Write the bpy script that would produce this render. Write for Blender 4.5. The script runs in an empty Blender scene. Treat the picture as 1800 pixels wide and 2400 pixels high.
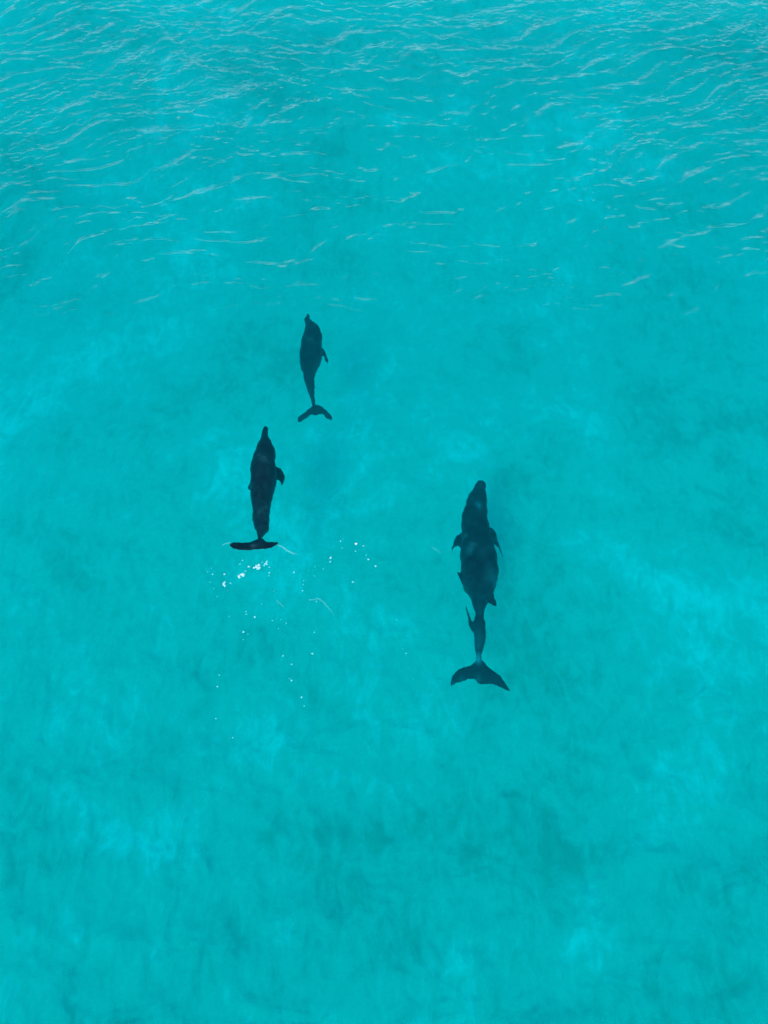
import bpy, bmesh, math, random
import numpy as np
from mathutils import Vector

random.seed(4)
rng = np.random.default_rng(11)
sc = bpy.context.scene
C = sc.collection

# ------------------------------------------------------------------ camera
CAM_H = 9.0                       # metres above the sea
PITCH = math.radians(55.0)        # below the horizon
FOC = 2573.0                      # focal length in pixels of a 1800 x 2400 frame
cam = bpy.data.cameras.new('camera')
cam.sensor_fit = 'VERTICAL'
cam.sensor_height = 24.0
cam.lens = 24.0 * FOC / 2400.0
cam.clip_start, cam.clip_end = 0.1, 2000.0
cam_o = bpy.data.objects.new('camera', cam)
C.objects.link(cam_o)
cam_o.location = (0, 0, CAM_H)
cam_o.rotation_euler = (math.pi / 2 - PITCH, 0, 0)
sc.camera = cam_o

# ------------------------------------------------------------------ sky and sun
LIGHT = Vector((0.23, 0.82, -1.0)).normalized()      # the way the sunlight travels
world = bpy.data.worlds.new('World')
sc.world = world
world.use_nodes = True
nt = world.node_tree
for n in list(nt.nodes):
    nt.nodes.remove(n)
sky = nt.nodes.new('ShaderNodeTexSky')
sky.sky_type = 'NISHITA'
sky.sun_disc = False
sky.sun_elevation = math.asin(-LIGHT.z)
sky.sun_rotation = math.atan2(-LIGHT.x, -LIGHT.y)
sky.dust_density = 0.8
bg = nt.nodes.new('ShaderNodeBackground')
bg.inputs['Strength'].default_value = 0.15
wo = nt.nodes.new('ShaderNodeOutputWorld')
nt.links.new(sky.outputs[0], bg.inputs[0])
nt.links.new(bg.outputs[0], wo.inputs[0])

sun = bpy.data.lights.new('sun', 'SUN')
sun.energy = 1.15
sun.angle = math.radians(11.0)     # hazy sun, spread further by the choppy surface
sun.color = (1.0, 0.96, 0.9)
sun_o = bpy.data.objects.new('sun', sun)
C.objects.link(sun_o)
sun_o.rotation_euler = LIGHT.to_track_quat('-Z', 'Y').to_euler()

sc.view_settings.view_transform = 'Standard'
sc.view_settings.look = 'None'
sc.view_settings.gamma = 1.0
sc.view_settings.use_curve_mapping = False
sc.view_settings.exposure = 0.82

sc.cycles.use_denoising = True
sc.cycles.max_bounces = 6
sc.cycles.volume_bounces = 2
sc.cycles.transparent_max_bounces = 16
sc.cycles.sample_clamp_indirect = 4.0

# ------------------------------------------------------------------ helpers
def pix(u, v, z=0.0):
    """Where the sight line through a pixel of the photograph meets the level z."""
    x = (u - 900.0) / FOC
    y = (1200.0 - v) / FOC
    d = Vector((x, math.cos(PITCH) + y * math.sin(PITCH), -math.sin(PITCH) + y * math.cos(PITCH)))
    return Vector((0, 0, CAM_H)) + d * ((z - CAM_H) / d.z)

def obj(name, me, mat, label=None, cat=None, group=None, kind=None):
    o = bpy.data.objects.new(name, me)
    C.objects.link(o)
    if mat:
        me.materials.append(mat)
    for k, v in (('label', label), ('category', cat), ('group', group), ('kind', kind)):
        if v:
            o[k] = v
    return o

def new_mat(name):
    m = bpy.data.materials.new(name)
    m.use_nodes = True
    t = m.node_tree
    for n in list(t.nodes):
        t.nodes.remove(n)
    return m, t, t.nodes.new('ShaderNodeOutputMaterial')

def add(t, kind, **kw):
    n = t.nodes.new(kind)
    for k, v in kw.items():
        if k in n.inputs:
            n.inputs[k].default_value = v
        else:
            setattr(n, k, v)
    return n

def ramp(t, src, stops):
    r = t.nodes.new('ShaderNodeValToRGB')
    r.color_ramp.interpolation = 'EASE'
    els = r.color_ramp.elements
    while len(els) < len(stops):
        els.new(0.5)
    for e, (p, c) in zip(els, stops):
        e.position = p
        e.color = (*c, 1) if len(c) == 3 else c
    t.links.new(src, r.inputs[0])
    return r

# ------------------------------------------------------------------ waves
def wave_field(X, Y, seed=3):
    """Height of a wind-ruffled sea: short crests that run up to the right."""
    g = np.random.default_rng(seed)
    wx = X + 0.25 * np.sin(0.9 * Y + 0.6 * X + 1.0) + 0.12 * np.sin(2.3 * X - 1.7 * Y)
    wy = Y + 0.30 * np.sin(0.7 * X + 0.4) + 0.12 * np.sin(1.9 * X + 2.9 * Y)
    H = np.zeros_like(X)
    for _ in range(80):
        lam = 0.13 * (6.5 ** g.random())
        a = math.radians(g.normal(107, 31))           # travel direction
        k = 2 * math.pi / lam
        amp = 0.0034 * lam ** 0.9 * (0.6 + 0.8 * g.random())
        ph = k * (wx * math.cos(a) + wy * math.sin(a)) + g.random() * 6.283
        s = np.sin(ph)
        H += amp * (s + 0.35 * np.abs(s) * s + 0.25 * (1 - np.abs(np.cos(ph))))
    return H

def value_noise(X, Y, scale, seed, octaves=3):
    g = np.random.default_rng(seed)
    out = np.zeros_like(X)
    amp, tot = 1.0, 0.0
    for _ in range(octaves):
        n = 64
        lat = g.random((n, n))
        fx, fy = X / scale + 20.3, Y / scale + 11.7
        ix, iy = np.floor(fx).astype(int), np.floor(fy).astype(int)
        tx, ty = fx - ix, fy - iy
        tx, ty = tx * tx * (3 - 2 * tx), ty * ty * (3 - 2 * ty)
        f = lambda a, b: lat[a % n, b % n]
        out += amp * ((f(ix, iy) * (1 - tx) + f(ix + 1, iy) * tx) * (1 - ty) + (f(ix, iy + 1) * (1 - tx) + f(ix + 1, iy + 1) * tx) * ty)
        tot += amp
        amp *= 0.5
        scale *= 0.5
    return out / tot

def grid_faces(nx, ny):
    i = np.arange(nx * ny).reshape(ny, nx)
    return np.stack([i[:-1, :-1], i[:-1, 1:], i[1:, 1:], i[1:, :-1]], -1).reshape(-1, 4)

def mesh_np(name, V, F):
    me = bpy.data.meshes.new(name)
    me.vertices.add(len(V))
    me.vertices.foreach_set('co', np.asarray(V, np.float32).ravel())
    me.loops.add(F.size)
    me.loops.foreach_set('vertex_index', F.astype(np.int32).ravel())
    me.polygons.add(len(F))
    me.polygons.foreach_set('loop_start', np.arange(0, F.size, F.shape[1], dtype=np.int32))
    me.update(calc_edges=True)
    me.validate()
    return me

# ------------------------------------------------------------------ seabed
DEPTH = 2.3
def make_seabed():
    m, t, out = new_mat('sand')
    tc = add(t, 'ShaderNodeTexCoord')
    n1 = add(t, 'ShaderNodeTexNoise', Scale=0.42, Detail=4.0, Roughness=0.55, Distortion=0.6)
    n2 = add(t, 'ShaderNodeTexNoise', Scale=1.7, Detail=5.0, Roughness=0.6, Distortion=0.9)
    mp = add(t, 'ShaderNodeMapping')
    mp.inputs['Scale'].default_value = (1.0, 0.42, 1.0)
    n3 = add(t, 'ShaderNodeTexNoise', Scale=5.2, Detail=6.0, Roughness=0.62, Distortion=1.6)  # stretched noise paints caustic-like wisps of light into the sand colour
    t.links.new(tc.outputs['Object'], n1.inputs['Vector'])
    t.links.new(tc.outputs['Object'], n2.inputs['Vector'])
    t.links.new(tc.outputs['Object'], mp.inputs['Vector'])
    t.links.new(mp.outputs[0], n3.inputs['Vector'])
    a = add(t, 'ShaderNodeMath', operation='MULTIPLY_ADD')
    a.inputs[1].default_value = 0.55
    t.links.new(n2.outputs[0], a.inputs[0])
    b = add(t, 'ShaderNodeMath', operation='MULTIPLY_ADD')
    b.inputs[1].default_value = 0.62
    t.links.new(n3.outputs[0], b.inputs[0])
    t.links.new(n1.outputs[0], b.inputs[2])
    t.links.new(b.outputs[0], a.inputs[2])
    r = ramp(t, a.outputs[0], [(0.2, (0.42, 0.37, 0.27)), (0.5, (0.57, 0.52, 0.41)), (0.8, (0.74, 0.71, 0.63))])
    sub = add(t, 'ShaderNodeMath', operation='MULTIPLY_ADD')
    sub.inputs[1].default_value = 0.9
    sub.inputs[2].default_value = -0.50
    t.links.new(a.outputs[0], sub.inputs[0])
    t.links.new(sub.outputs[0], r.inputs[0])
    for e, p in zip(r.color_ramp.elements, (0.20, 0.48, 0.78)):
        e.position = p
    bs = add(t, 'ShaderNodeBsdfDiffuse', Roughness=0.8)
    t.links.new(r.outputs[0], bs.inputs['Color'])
    # relief of the sand: ropy ridges running out from the shore, broken up in patches
    mq = add(t, 'ShaderNodeMapping')
    mq.inputs['Scale'].default_value = (1.0, 0.55, 1.0)
    mq.inputs['Rotation'].default_value = (0, 0, math.radians(8))
    t.links.new(tc.outputs['Object'], mq.inputs['Vector'])
    rg = add(t, 'ShaderNodeTexNoise', Scale=3.8, Detail=1.6, Roughness=0.5, Distortion=0.2)
    t.links.new(mq.outputs[0], rg.inputs['Vector'])
    n4 = add(t, 'ShaderNodeTexNoise', Scale=1.5, Detail=2.5, Roughness=0.45, Distortion=0.5)
    t.links.new(tc.outputs['Object'], n4.inputs['Vector'])
    hs = add(t, 'ShaderNodeMath', operation='MULTIPLY_ADD')
    hs.inputs[1].default_value = 1.6
    t.links.new(n4.outputs[0], hs.inputs[0])
    t.links.new(rg.outputs[0], hs.inputs[2])
    bp = add(t, 'ShaderNodeBump', Strength=1.0, Distance=0.18)
    sx = add(t, 'ShaderNodeSeparateXYZ')
    t.links.new(tc.outputs['Object'], sx.inputs[0])
    mr = add(t, 'ShaderNodeMapRange')                     # ridges are higher in the shallows
    for i, v in ((1, 2.5), (2, 8.5), (3, 1.0), (4, 0.35)):
        mr.inputs[i].default_value = v
    t.links.new(sx.outputs[1], mr.inputs[0])
    hm = add(t, 'ShaderNodeMath', operation='MULTIPLY')
    t.links.new(hs.outputs[0], hm.inputs[0])
    t.links.new(mr.outputs[0], hm.inputs[1])
    t.links.new(hm.outputs[0], bp.inputs['Height'])
    t.links.new(bp.outputs[0], bs.inputs['Normal'])
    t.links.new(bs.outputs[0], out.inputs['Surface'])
    xs = np.concatenate([[-300, -120, -50, -22], np.linspace(-11, 11, 200), [22, 50, 120, 300]])
    ys = np.concatenate([[-300, -120, -40, -14], np.linspace(-5, 24, 260), [40, 90, 160, 300]])
    X, Y = np.meshgrid(xs, ys)
    Z = -DEPTH - 0.5 * np.exp(-((Y - 11.5) / 2.6) ** 2) + 0.22 * (value_noise(X, Y, 3.0, 5) - 0.5) + 0.012 * np.sin(9 * (Y + 0.25 * X) + 3 * value_noise(X, Y, 1.5, 8))
    me = mesh_np('seabed', np.stack([X, Y, Z], -1).reshape(-1, 3), grid_faces(len(xs), len(ys)))
    for p in me.polygons:
        p.use_smooth = True
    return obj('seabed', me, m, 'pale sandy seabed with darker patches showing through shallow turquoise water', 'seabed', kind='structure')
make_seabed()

# ------------------------------------------------------------------ water: a body of turquoise sea with a ruffled top
def water_height(X, Y):
    fade = np.clip((14 - np.abs(X)) / 3, 0, 1) * np.clip((Y + 6) / 3, 0, 1) * np.clip((25 - Y) / 4, 0, 1)
    return wave_field(X, Y) * fade

def make_water():
    m, t, out = new_mat('turquoise_water')
    s = add(t, 'ShaderNodeVolumeScatter', Color=(0.05, 0.93, 1.0, 1), Density=0.12, Anisotropy=0.2)
    a = add(t, 'ShaderNodeVolumeAbsorption', Color=(0.0, 0.9866, 0.9915, 1), Density=3.0)
    ad = add(t, 'ShaderNodeAddShader')
    t.links.new(s.outputs[0], ad.inputs[0])
    t.links.new(a.outputs[0], ad.inputs[1])
    t.links.new(ad.outputs[0], out.inputs['Volume'])
    xs = np.concatenate([[-290, -60, -22], np.linspace(-14, 14, 300), [22, 60, 290]])
    ys = np.concatenate([[-290, -60, -14], np.linspace(-6, 25, 320), [40, 90, 290]])
    X, Y = np.meshgrid(xs, ys)
    Z = water_height(X, Y)
    nx, ny = len(xs), len(ys)
    V = np.stack([X, Y, Z], -1).reshape(-1, 3)
    F = grid_faces(nx, ny)
    idx = np.arange(nx * ny).reshape(ny, nx)
    ring = np.concatenate([idx[0, :], idx[1:, -1], idx[-1, -2::-1], idx[-2:0:-1, 0]])
    n0 = len(V)
    low = V[ring].copy()
    low[:, 2] = -DEPTH - 1.0
    k = len(ring)
    me = bpy.data.meshes.new('water')
    faces = F.tolist()
    for i in range(k):
        j = (i + 1) % k
        faces.append((int(ring[j]), int(ring[i]), n0 + i, n0 + j))
    faces.append(tuple(n0 + i for i in range(k - 1, -1, -1)))
    me.from_pydata(np.vstack([V, low]).tolist(), [], faces)
    me.update()
    return obj('water', me, m, 'clear shallow turquoise sea water', 'sea', kind='structure')
make_water()

# ------------------------------------------------------------------ ripples: glossy crests of the same waves
def make_ripples():
    m, t, out = new_mat('ripple_gloss')
    at = add(t, 'ShaderNodeAttribute', attribute_name='cover')
    fr = add(t, 'ShaderNodeFresnel', IOR=1.34)
    mu = add(t, 'ShaderNodeMath', operation='MULTIPLY')
    t.links.new(at.outputs['Fac'], mu.inputs[0])
    t.links.new(fr.outputs[0], mu.inputs[1])
    tr = add(t, 'ShaderNodeBsdfTransparent')
    gl = add(t, 'ShaderNodeBsdfGlossy', Roughness=0.14)
    mx = add(t, 'ShaderNodeMixShader')
    t.links.new(mu.outputs[0], mx.inputs[0])
    t.links.new(tr.outputs[0], mx.inputs[1])
    t.links.new(gl.outputs[0], mx.inputs[2])
    t.links.new(mx.outputs[0], out.inputs['Surface'])
    xs = np.linspace(-8.2, 8.2, 1250)
    ys = np.linspace(8.7, 17.0, 900)
    X, Y = np.meshgrid(xs, ys)
    Z = water_height(X, Y)
    calm = value_noise(X, Y, 2.2, 21, 2)
    for u, v, rx, ry, w in ((330, 130, 2.2, 1.3, 0.30), (1180, 110, 2.0, 0.9, 0.30), (1650, 260, 1.6, 1.3, 0.34), (1560, 20, 2.6, 1.4, 0.40), (80, 330, 1.2, 1.2, 0.10), (1720, 620, 0.9, 0.8, 0.25),
                            (1010, 265, 1.3, 0.9, -0.28), (620, 430, 1.6, 1.2, -0.10), (1350, 480, 1.5, 0.9, -0.10)):
        p = pix(u, v)                          # gusts and slicks
        calm = calm + w * np.exp(-((X - p.x) / rx) ** 2 - ((Y - p.y) / ry) ** 2)
    g = np.random.default_rng(8)
    chop = np.zeros_like(X)                    # fine chop raised by the gusts
    for _ in range(36):
        lam = 0.055 * (2.8 ** g.random())
        w = math.radians(g.normal(104, 30))
        chop += 0.0062 * lam * np.sin(2 * math.pi / lam * (X * math.cos(w) + Y * math.sin(w) + 0.05 * np.sin(3.1 * X + 2.3 * Y)) + g.random() * 6.283)
    Z = Z + chop * (0.25 + 1.2 * np.clip(calm - 0.3, 0, 0.7)) * np.clip((Y - 9.0) / 4.0, 0, 1)
    gy = np.gradient(Z, ys, axis=0)
    gx = np.gradient(Z, xs, axis=1)
    back = -(-0.25 * gx + gy)                  # steepness of the lee slope of each crest
    fine = value_noise(X, Y, 0.40, 33, 3)
    reach = np.clip((Y - 9.0) / 5.5, 0, 1)     # ruffled offshore, calm where the dolphins swim
    th = 0.27 - 0.21 * reach ** 0.8 + 0.20 * (0.5 - calm) + 0.24 * (0.5 - fine)
    cover = 1.0 * np.clip((back - th) / 0.15, 0, 1) + 1.1 * np.clip(calm - 0.38, 0, 0.6) * reach * np.clip((back - th + 0.25) / 0.35, 0, 1) + 0.15 * reach ** 2
    cover = np.clip(cover, 0, 1) * np.clip((Y - 8.9) / 0.8, 0, 1)
    V = np.stack([X, Y, Z + 0.004], -1).reshape(-1, 3)
    F = grid_faces(len(xs), len(ys))
    c = cover.ravel()
    F = F[c[F].max(1) > 0.03]
    used = np.unique(F)
    re = np.full(len(V), -1)
    re[used] = np.arange(len(used))
    me = mesh_np('ripples', V[used], re[F])
    at_ = me.attributes.new('cover', 'FLOAT', 'POINT')
    at_.data.foreach_set('value', c[used].astype(np.float32))
    me.polygons.foreach_set('use_smooth', np.ones(len(me.polygons), bool))
    return obj('ripples', me, m, 'pale glinting wind ripples on the turquoise sea', 'ripples', kind='stuff')
make_ripples()

# ------------------------------------------------------------------ dolphins
def skin_material():
    m, t, out = new_mat('dolphin_skin')
    tc = add(t, 'ShaderNodeTexCoord')
    n = add(t, 'ShaderNodeTexNoise', Scale=7.0, Detail=4.0, Roughness=0.6)
    t.links.new(tc.outputs['Object'], n.inputs['Vector'])
    r = ramp(t, n.outputs[0], [(0.35, (0.006, 0.013, 0.022)), (0.58, (0.011, 0.024, 0.034)), (0.74, (0.045, 0.068, 0.080))])
    at = add(t, 'ShaderNodeAttribute', attribute_name='pale')
    mx = add(t, 'ShaderNodeMix', data_type='RGBA')
    mx.inputs[7].default_value = (0.045, 0.085, 0.10, 1)
    mx.clamp_factor = False
    t.links.new(at.outputs['Fac'], mx.inputs[0])
    t.links.new(r.outputs[0], mx.inputs[6])
    r = mx
    b = add(t, 'ShaderNodeBsdfPrincipled', Roughness=0.55)
    b.inputs['Specular IOR Level'].default_value = 0.05
    t.links.new(r.outputs[2], b.inputs['Base Color'])
    t.links.new(b.outputs[0], out.inputs['Surface'])
    return m
SKIN = skin_material()

def foil(bm, secs):
    """A fin: lens-shaped sections (lead, trail, thickness, normal) lofted from one end to the other."""
    prof = [(0.0, 0.0), (0.08, 0.55), (0.3, 1.0), (0.6, 0.75), (1.0, 0.12), (1.0, -0.12), (0.6, -0.75), (0.3, -1.0), (0.08, -0.55)]
    rings = []
    for a, b, th, nrm in secs:
        nrm = Vector(nrm).normalized()
        rings.append([bm.verts.new(a.lerp(b, s) + nrm * (h * th / 2)) for s, h in prof])
    for p, q in zip(rings, rings[1:]):
        for i in range(len(prof)):
            j = (i + 1) % len(prof)
            bm.faces.new((p[i], p[j], q[j], q[i]))
    bm.faces.new(rings[0][::-1])
    bm.faces.new(rings[-1])

def spline(pts, n):
    """Catmull-Rom through the points, n samples, clamped ends (any vector length)."""
    P = np.array(pts, float)
    k = len(P)
    ts = np.linspace(0, k - 1, n)
    out = []
    for tt in ts:
        i = min(int(tt), k - 2)
        f = tt - i
        p0, p1, p2, p3 = P[max(i - 1, 0)], P[i], P[i + 1], P[min(i + 2, k - 1)]
        out.append(0.5 * ((2 * p1) + (-p0 + p2) * f + (2 * p0 - 5 * p1 + 4 * p2 - p3) * f * f + (-p0 + 3 * p1 - 3 * p2 + p3) * f ** 3))
    return np.array(out)

def make_dolphin(stations, zprof, tall, fluke, fins, dorsal, label, spots=()):
    """stations: (row, left, right) of the body from beak to tail; zprof: swimming level at fractions of the length;
    tall: height/width at fractions; fluke: (lead px, trail px, z lead, z trail, thickness); fins the same; dorsal: start, end, tip fractions, height, lean."""
    bm = bmesh.new()
    S = np.array(stations, float)
    v0, v1 = S[0, 0], S[-1, 0]
    fz = lambda v: float(np.interp((v - v0) / (v1 - v0), *zip(*zprof)))
    ft = lambda v: float(np.interp((v - v0) / (v1 - v0), *zip(*tall)))
    S = spline(S, 70)
    ring_n = 28
    rings, info = [], []
    for v, l, r in S:
        z = fz(v)
        a, b = pix(l, v, z), pix(r, v, z)
        c = (a + b) / 2
        hw = max((b - a).length / 2, 0.012)
        hh = hw * ft(v)
        info.append((c, hw, hh))
    pts = []
    for i, (c, hw, hh) in enumerate(info):
        d = (info[min(i + 1, len(info) - 1)][0] - info[max(i - 1, 0)][0]).normalized()
        side = Vector((1, 0, 0))
        up = side.cross(d).normalized()
        if up.z < 0:
            up = -up
        rings.append([bm.verts.new(c + side * (hw * math.cos(w)) + up * (hh * math.sin(w))) for w in (2 * math.pi * k / ring_n for k in range(ring_n))])
    for p, q in zip(rings, rings[1:]):
        for k in range(ring_n):
            j = (k + 1) % ring_n
            bm.faces.new((p[k], p[j], q[j], q[k]))
    bm.faces.new(rings[0][::-1])
    bm.faces.new(rings[-1])
    for part in [fluke] + fins:
        secs = []
        P = spline([(*le, *tr, zl, zt, th) for le, tr, zl, zt, th in part], 26)
        for lu, lv, tu, tv, zl, zt, th in P:
            a, b = pix(lu, lv, zl), pix(tu, tv, zt)
            secs.append([a, b, th, None])
        for i, s in enumerate(secs):
            span = (secs[min(i + 1, 25)][0] + secs[min(i + 1, 25)][1] - secs[max(i - 1, 0)][0] - secs[max(i - 1, 0)][1])
            n = span.cross(s[1] - s[0])
            s[3] = n if n.length > 1e-9 else Vector((0, 0, 1))
        for i in range(1, 26):
            if secs[i][3].dot(secs[i - 1][3]) < 0:
                secs[i][3] = -secs[i][3]
        foil(bm, secs)
    s0, s1, st, h, lean = dorsal
    at = lambda s: info[int(round(s * (len(info) - 1)))]
    secs = []
    for k in range(9):
        f = k / 8
        a = at(s0)[0].lerp(at(st)[0], f ** 1.25)
        b = at(s1)[0].lerp(at(st)[0], f ** 0.7)
        hh = at((s0 + s1) / 2)[2] * 0.6
        off = Vector((lean * f * h, 0, hh + f * h * math.sqrt(max(0.05, 1 - lean * lean)))) if k else Vector((0, 0, hh))
        secs.append((a + off, b + off + (Vector((0, -0.012, 0))), 0.05 * (1 - f) + 0.018, Vector((1, 0, -lean))))
    foil(bm, secs)
    bmesh.ops.recalc_face_normals(bm, faces=bm.faces)
    me = bpy.data.meshes.new('dolphin')
    bm.to_mesh(me)
    bm.free()
    tmp = bpy.data.objects.new('tmp', me)
    C.objects.link(tmp)
    md = tmp.modifiers.new('r', 'REMESH')
    md.mode = 'VOXEL'
    md.voxel_size = 0.0085
    sm = tmp.modifiers.new('s', 'SMOOTH')
    sm.factor = 0.5
    sm.iterations = 3
    dg = bpy.context.evaluated_depsgraph_get()
    out = bpy.data.meshes.new_from_object(tmp.evaluated_get(dg))
    bpy.data.objects.remove(tmp)
    base = info[len(info) // 2][0]
    co = np.empty(len(out.vertices) * 3, np.float32)
    out.vertices.foreach_get('co', co)
    co = co.reshape(-1, 3) - np.array(base, np.float32)
    X, Y = co[:, 0] + base.x, co[:, 1] + base.y
    co[:, 0] += 0.046 * (value_noise(X, Y, 0.13, 61 + int(v0), 3) - 0.5)
    co[:, 1] += 0.062 * (value_noise(X, Y, 0.11, 62 + int(v0), 3) - 0.5)
    out.vertices.foreach_set('co', co.ravel())
    out.polygons.foreach_set('use_smooth', np.ones(len(out.polygons), bool))
    out.update()
    nr = np.empty(len(out.vertices) * 3, np.float32)
    out.vertices.foreach_get('normal', nr)
    pale = np.clip(0.62 - nr.reshape(-1, 3)[:, 2], 0, 1)       # flanks and belly are paler than the back
    for u, v, zz, rad, w in spots:                             # paler patches at given points
        p = pix(u, v, zz)
        pale += w * np.exp(-((X - p.x) ** 2 + (Y - p.y) ** 2 * 0.4) / rad ** 2)
    out.attributes.new('pale', 'FLOAT', 'POINT').data.foreach_set('value', pale.astype(np.float32))
    out.name = 'dolphin'
    o = obj('dolphin', out, SKIN, label, 'dolphin', 'dolphins swimming together')
    o.location = base
    return o

def tr(scale, ox, oy):
    f = lambda p: (ox + p[0] * scale, oy + p[1] * scale)
    st = lambda rows: [(oy + cy * scale, ox + l * scale, ox + r * scale) for cy, l, r in rows]
    fin = lambda rows: [(f(a), f(b), zl, zt, th) for a, b, zl, zt, th in rows]
    return st, fin

TALL = [(0, 0.9), (0.1, 0.95), (0.4, 1.0), (0.7, 1.1), (1, 1.4)]

# the large one
st, fin = tr(300 / 1185, 980, 1090)
z = -0.55
make_dolphin(
    st([(146, 572, 604), (158, 555, 618), (200, 534, 630), (260, 502, 626), (330, 455, 632), (420, 418, 640), (500, 402, 646), (580, 404, 652), (700, 402, 680), (800, 392, 705),
        (900, 392, 734), (980, 392, 748), (1080, 412, 728), (1150, 434, 705), (1250, 482, 645), (1330, 522, 614), (1400, 530, 612), (1480, 512, 624), (1560, 506, 634), (1640, 522, 624), (1720, 536, 602), (1800, 545, 586), (1850, 548, 588)]),
    [(0, z - 0.10), (0.3, z), (0.6, z), (0.85, z - 0.06), (1, z - 0.05)], TALL,
    fin([((300, 2000), (304, 2055), z - 0.06, z - 0.06, 0.018), ((318, 1950), (372, 2012), z - 0.06, z - 0.06, 0.03), ((400, 1890), (455, 1996), z - 0.05, z - 0.06, 0.04), ((492, 1842), (520, 1994), z - 0.05, z - 0.06, 0.055),
         ((566, 1800), (562, 2022), z - 0.05, z - 0.06, 0.07), ((650, 1862), (640, 2030), z - 0.05, z - 0.06, 0.055), ((742, 1922), (720, 2046), z - 0.05, z - 0.06, 0.04), ((800, 2002), (775, 2066), z - 0.06, z - 0.06, 0.03), ((852, 2082), (836, 2090), z - 0.06, z - 0.06, 0.018)]),
    [fin([((440, 590), (440, 770), z - 0.03, z - 0.03, 0.06), ((390, 630), (392, 768), z - 0.06, z - 0.06, 0.05), ((335, 665), (365, 752), z - 0.10, z - 0.10, 0.04), ((314, 730), (330, 768), z - 0.13, z - 0.13, 0.03), ((314, 815), (322, 820), z - 0.15, z - 0.15, 0.02)]),
     fin([((630, 570), (640, 760), z - 0.03, z - 0.03, 0.06), ((690, 600), (690, 745), z - 0.06, z - 0.08, 0.05), ((722, 670), (708, 748), z - 0.10, z - 0.12, 0.04), ((752, 760), (738, 786), z - 0.14, z - 0.15, 0.03), ((790, 850), (780, 850), z - 0.17, z - 0.17, 0.02)]),
     fin([((350, 986), (362, 1000), z, z, 0.02), ((392, 1008), (392, 1070), z, z, 0.04), ((440, 1030), (440, 1150), z, z, 0.06)]),  # added side point, no real fin: outline bent by rippling water
     fin([((438, 1298), (446, 1304), z - 0.05, z - 0.05, 0.018), ((448, 1350), (470, 1345), z - 0.05, z - 0.05, 0.022), ((466, 1430), (494, 1425), z - 0.05, z - 0.05, 0.026), ((486, 1510), (540, 1480), z - 0.05, z - 0.05, 0.04), ((520, 1600), (560, 1560), z - 0.05, z - 0.05, 0.04)])],  # added sliver, no real fin: water-bent outline put into the shape
    (0.48, 0.63, 0.74, 0.20, 0.80),
    'large dark dolphin with both flippers spread, swimming deep apart from the smaller two',
    [(980 + cx * 300 / 1185, 1090 + cy * 300 / 1185, -0.4, rad, w) for cx, cy, rad, w in ((562, 325, 0.035, 1.6), (475, 775, 0.04, 0.9), (600, 830, 0.05, 0.35), (570, 1715, 0.03, 3.0), (575, 1540, 0.07, 0.5), (690, 1040, 0.07, 0.7), (350, 1955, 0.025, 1.5))])

# the one whose tail breaks the surface
st, fin = tr(300 / 1659, 460, 970)
z = -0.27
make_dolphin(
    st([(165, 888, 918), (185, 878, 930), (230, 864, 942), (300, 848, 952), (350, 832, 964), (400, 806, 986), (450, 784, 1012), (520, 762, 1026), (600, 738, 1014), (680, 716, 1018), (760, 706, 1036), (850, 704, 1048), (950, 704, 1032),
        (1030, 702, 1000), (1100, 702, 978), (1160, 708, 966), (1240, 722, 964), (1340, 728, 958), (1420, 752, 944), (1500, 772, 918), (1580, 784, 868), (1640, 792, 834), (1680, 794, 832)]),
    [(0, z - 0.12), (0.12, z - 0.02), (0.4, z), (0.75, z), (0.9, z + 0.04), (1, z + 0.06)], TALL,
    fin([((436, 1700), (440, 1716), -0.06, -0.03, 0.02), ((470, 1684), (490, 1752), -0.09, -0.03, 0.03), ((570, 1690), (580, 1764), -0.14, -0.03, 0.04), ((690, 1674), (690, 1768), -0.19, -0.03, 0.05),
         ((812, 1640), (806, 1768), -0.21, -0.04, 0.06), ((900, 1654), (900, 1764), -0.19, -0.03, 0.05), ((980, 1672), (960, 1744), -0.13, -0.03, 0.035), ((1056, 1670), (1050, 1690), -0.06, -0.03, 0.02)]),
    [fin([((985, 640), (1000, 880), z - 0.03, z - 0.03, 0.05), ((1040, 678), (1048, 862), z - 0.06, z - 0.06, 0.045), ((1088, 704), (1072, 872), z - 0.09, z - 0.09, 0.035), ((1136, 800), (1100, 900), z - 0.11, z - 0.11, 0.03), ((1136, 880), (1116, 925), z - 0.12, z - 0.12, 0.022), ((1122, 930), (1114, 932), z - 0.13, z - 0.13, 0.018)]),
     fin([((730, 840), (730, 960), z - 0.06, z - 0.06, 0.05), ((700, 900), (708, 985), z - 0.10, z - 0.10, 0.035), ((676, 950), (686, 985), z - 0.14, z - 0.14, 0.02)])],
    (0.50, 0.64, 0.70, 0.12, -0.12),
    'nearly black dolphin lifting its tail fluke to the surface ahead of scattered foam flecks')

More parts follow.
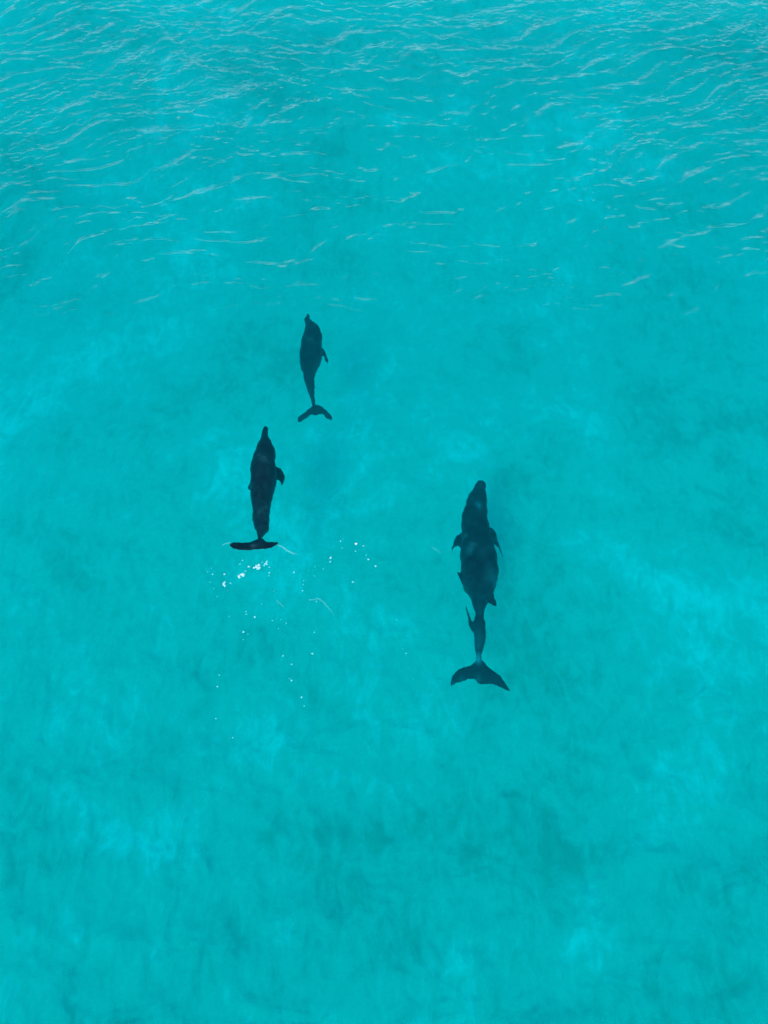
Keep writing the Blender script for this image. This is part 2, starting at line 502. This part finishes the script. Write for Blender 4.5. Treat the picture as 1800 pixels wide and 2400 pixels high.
# the small leading one
st, fin = tr(300 / 1659, 600, 700)
z = -0.60
make_dolphin(
    st([(192, 646, 664), (225, 642, 684), (270, 636, 706), (320, 634, 744), (370, 634, 804), (420, 628, 838), (480, 612, 852), (560, 600, 852), (640, 588, 858), (720, 572, 862), (780, 567, 850), (850, 576, 828), (920, 600, 800),
        (980, 620, 778), (1060, 640, 764), (1140, 646, 760), (1200, 662, 754), (1260, 690, 754), (1310, 706, 762), (1370, 718, 762), (1420, 722, 766)]),
    [(0, z - 0.12), (0.3, z), (0.6, z), (1, z - 0.06)], TALL,
    fin([((546, 1540), (556, 1605), z - 0.06, z - 0.06, 0.02), ((590, 1506), (610, 1590), z - 0.06, z - 0.06, 0.028), ((650, 1462), (680, 1540), z - 0.06, z - 0.06, 0.038), ((700, 1414), (730, 1512), z - 0.06, z - 0.06, 0.045), ((748, 1376), (775, 1514), z - 0.06, z - 0.06, 0.055),
         ((830, 1392), (830, 1506), z - 0.06, z - 0.06, 0.045), ((910, 1450), (874, 1510), z - 0.06, z - 0.06, 0.035), ((955, 1500), (895, 1555), z - 0.06, z - 0.06, 0.028), ((980, 1560), (970, 1595), z - 0.06, z - 0.06, 0.02)]),
    [fin([((820, 610), (820, 760), z - 0.03, z - 0.03, 0.05), ((865, 645), (850, 745), z - 0.06, z - 0.06, 0.04), ((902, 690), (885, 745), z - 0.08, z - 0.09, 0.03), ((930, 748), (895, 790), z - 0.10, z - 0.11, 0.025), ((950, 785), (912, 812), z - 0.11, z - 0.12, 0.022), ((932, 846), (924, 840), z - 0.12, z - 0.12, 0.018)]),
     fin([((620, 600), (620, 720), z - 0.08, z - 0.08, 0.05), ((590, 650), (600, 745), z - 0.14, z - 0.14, 0.035), ((578, 720), (586, 765), z - 0.18, z - 0.18, 0.02)])],
    (0.46, 0.60, 0.66, 0.10, 0.1),
    'small dark teal dolphin leading the other two, one flipper trailing')

# ------------------------------------------------------------------ foam
def foam_material():
    m, t, out = new_mat('foam')
    b = add(t, 'ShaderNodeBsdfPrincipled', Roughness=0.5)
    b.inputs['Base Color'].default_value = (0.68, 0.74, 0.74, 1)
    t.links.new(b.outputs[0], out.inputs['Surface'])
    return m
FOAM = foam_material()

def blob_mesh(name, lumps, seed):
    g = random.Random(seed)
    bm = bmesh.new()
    for x, y, r in lumps:
        res = bmesh.ops.create_icosphere(bm, subdivisions=2, radius=1.0)
        ph = [g.random() * 6.28 for _ in range(3)]
        for v in res['verts']:
            w = 1 + 0.22 * math.sin(3 * v.co.x + ph[0]) + 0.18 * math.sin(4 * v.co.y + ph[1])
            v.co = Vector((x + v.co.x * r * w, y + v.co.y * r * w, v.co.z * r * 0.45))
    me = bpy.data.meshes.new(name)
    bm.to_mesh(me)
    bm.free()
    for p in me.polygons:
        p.use_smooth = True
    return me

FS, FX, FY = 560 / 1659, 440, 1240
def fleck_place(cx, cy, depth):
    return pix(FX + cx * FS, FY + cy * FS, -depth)     # bubbles hang just under the surface

PXM = 0.0042 * FS                 # metres per listed unit on the water
clumps = [
    (485, 262, [(-22, -6, 8), (-8, 2, 12), (6, 12, 11), (10, -6, 12), (0, -14, 8)], 'largest ragged white foam clump behind the raised tail fluke'),
    (370, 322, [(-14, -4, 10), (-10, -14, 7), (0, 6, 10), (12, 8, 11), (16, -2, 8)], 'lumpy white foam clump beside the largest one, farther from the fluke'),
    (258, 380, [(-4, 10, 7), (-8, 0, 8), (-4, -10, 8), (2, -16, 6)], 'crescent-shaped white foam fleck at the outer end of the foam trail'),
    (540, 240, [(8, 16, 5), (6, 6, 6), (-2, -2, 6), (-10, -12, 5), (10, -4, 5)], 'small forked foam fleck between the largest clump and the fluke'),
]
for i, (cx, cy, lumps, lab) in enumerate(clumps):
    o = obj('foam_clump', blob_mesh('foam_clump', [(a * PXM, b * PXM * 1.2, r * PXM) for a, b, r in lumps], 50 + i), FOAM, lab, 'foam')
    o.location = fleck_place(cx, cy, 0.05)

flecks = [(380, 217, 5), (362, 242, 5), (424, 260, 7), (402, 292, 5), (254, 313, 7), (174, 313, 5), (138, 296, 4), (164, 272, 3), (297, 375, 6), (566, 265, 5), (567, 303, 6), (563, 323, 4), (517, 229, 5), (738, 300, 6), (180, 413, 3),
          (204, 468, 3), (155, 368, 3), (598, 430, 3), (278, 427, 3), (405, 573, 4), (407, 591, 4), (466, 609, 6), (588, 634, 4), (684, 654, 4), (646, 628, 3), (387, 713, 6), (418, 728, 3), (385, 767, 3), (289, 607, 3), (884, 260, 3),
          (841, 285, 3), (941, 276, 4), (806, 356, 4), (801, 384, 4), (797, 428, 5), (892, 502, 5), (850, 492, 4), (1060, 84, 6), (1168, 101, 9), (1220, 117, 5), (1072, 131, 4), (1166, 153, 5), (1238, 180, 4), (1254, 211, 7), (1303, 257, 6),
          (993, 200, 7), (991, 226, 6), (1147, 366, 6), (1080, 68, 3), (879, 716, 4), (866, 864, 6), (660, 880, 5), (722, 939, 5), (720, 1051, 6), (706, 1037, 3), (789, 1167, 5), (809, 1227, 4), (219, 1013, 4), (206, 1094, 5), (195, 1315, 4),
          (313, 1448, 5), (1451, 629, 4), (1492, 831, 4), (1516, 862, 5), (1535, 965, 3), (1567, 1044, 3), (514, 520, 3), (631, 690, 3), (882, 326, 3)]
shapes = []
for i in range(5):
    g = random.Random(90 + i)
    shapes.append(blob_mesh('foam_fleck', [(0, 0, 1.0), (g.uniform(-.7, .7), g.uniform(-.7, .7), 0.7)], 70 + i))
    shapes[-1].materials.append(FOAM)
for i, (cx, cy, r) in enumerate(flecks):
    if r >= 9:
        where, grp = 'brightest round foam fleck in the arc between raised fluke and large dolphin', 'arc'
    elif cx > 1400:
        where, grp = 'tiny foam fleck in the sparse line beside the large dolphin tail', 'line beside the large tail'
    elif cy >= 780:
        where, grp = 'tiny foam fleck in the thin trail farthest behind the raised fluke', 'far trail'
    elif cx > 700 and cy < 520:
        where, grp = 'tiny foam fleck in the arc between raised fluke and large dolphin', 'arc'
    elif cy < 480 and cx < 620:
        where, grp = 'tiny foam fleck sprinkled around the white foam clumps close behind the fluke', 'sprinkle around the clumps'
    else:
        where, grp = 'tiny foam fleck beyond the foam clumps, near the short faint foam line', 'flecks by the faint line'
    o = obj('foam_fleck', shapes[i % 5], None, where, 'foam', 'foam flecks: ' + grp)
    o.location = fleck_place(cx, cy, random.uniform(0.04, 0.09) + 0.03 * (7 - r) + (0.15 if cx > 1400 else 0))
    s = r * PXM * random.uniform(0.75, 1.0)
    o.scale = (s, s * 1.15, s)
    o.rotation_euler = (0, 0, random.random() * 6.28)

# ------------------------------------------------------------------ wake lines
def wake_material():
    m, t, out = new_mat('wake_film')
    b = add(t, 'ShaderNodeBsdfDiffuse')
    b.inputs['Color'].default_value = (0.7, 0.8, 0.8, 1)
    tr_ = add(t, 'ShaderNodeBsdfTransparent')
    mx = add(t, 'ShaderNodeMixShader')
    at = add(t, 'ShaderNodeAttribute', attribute_name='cover')
    t.links.new(at.outputs['Fac'], mx.inputs[0])
    t.links.new(tr_.outputs[0], mx.inputs[1])
    t.links.new(b.outputs[0], mx.inputs[2])
    t.links.new(mx.outputs[0], out.inputs['Surface'])
    return m
WAKE = wake_material()

def wake(pts, width, strength, label):
    """A low ridge of aerated water along a line."""
    P = spline(pts, 40)
    V, F, A = [], [], []
    n = len(P)
    for i, (cx, cy) in enumerate(P):
        f = i / (n - 1)
        p = pix(FX + cx * FS, FY + cy * FS, -0.09)
        q0, q1 = P[max(i - 1, 0)], P[min(i + 1, n - 1)]
        d = Vector((q1[0] - q0[0], -(q1[1] - q0[1]), 0)).normalized()
        s = Vector((-d.y, d.x, 0))
        w = width * PXM * (0.35 + 0.65 * math.sin(math.pi * (0.1 + 0.8 * f))) * (0.75 + 0.5 * random.random())
        h = p.z
        for k, (a, b) in enumerate(((-1, 0.002), (-0.5, 0.010), (0, 0.014), (0.5, 0.010), (1, 0.002))):
            V.append((p.x + s.x * a * w, p.y + s.y * a * w, h + b))
            A.append(strength * (1 - abs(a)) * min(1, 5 * f, 4 * (1 - f)) * (0.6 + 0.4 * random.random()))
    F = [(i * 5 + k, i * 5 + k + 1, i * 5 + k + 6, i * 5 + k + 5) for i in range(n - 1) for k in range(4)]
    me = bpy.data.meshes.new('wake_line')
    me.from_pydata(V, [], F)
    a_ = me.attributes.new('cover', 'FLOAT', 'POINT')
    a_.data.foreach_set('value', A)
    for p in me.polygons:
        p.use_smooth = True
    return obj('wake_line', me, WAKE, label, 'wake')
wake([(606, 106), (640, 118), (672, 136), (692, 152), (725, 168), (768, 182)], 7, 0.55, 'bright thin wake line curling away from one tip of the raised fluke')
wake([(300, 98), (268, 102), (232, 120)], 6, 0.4, 'short pale wake line at the broad rounded tip of the raised fluke')
wake([(835, 490), (870, 494), (905, 486), (940, 508), (965, 536), (1000, 574), (1028, 616)], 6, 0.3, 'long faint curved foam line drifting between the flecks')
wake([(612, 498), (640, 518), (676, 552)], 5, 0.25, 'short faint foam line among the drifting flecks')
wake([(1690, 125), (1725, 145), (1762, 172)], 7, 0.18, 'faint short streak on the water beside the large dolphin flipper')
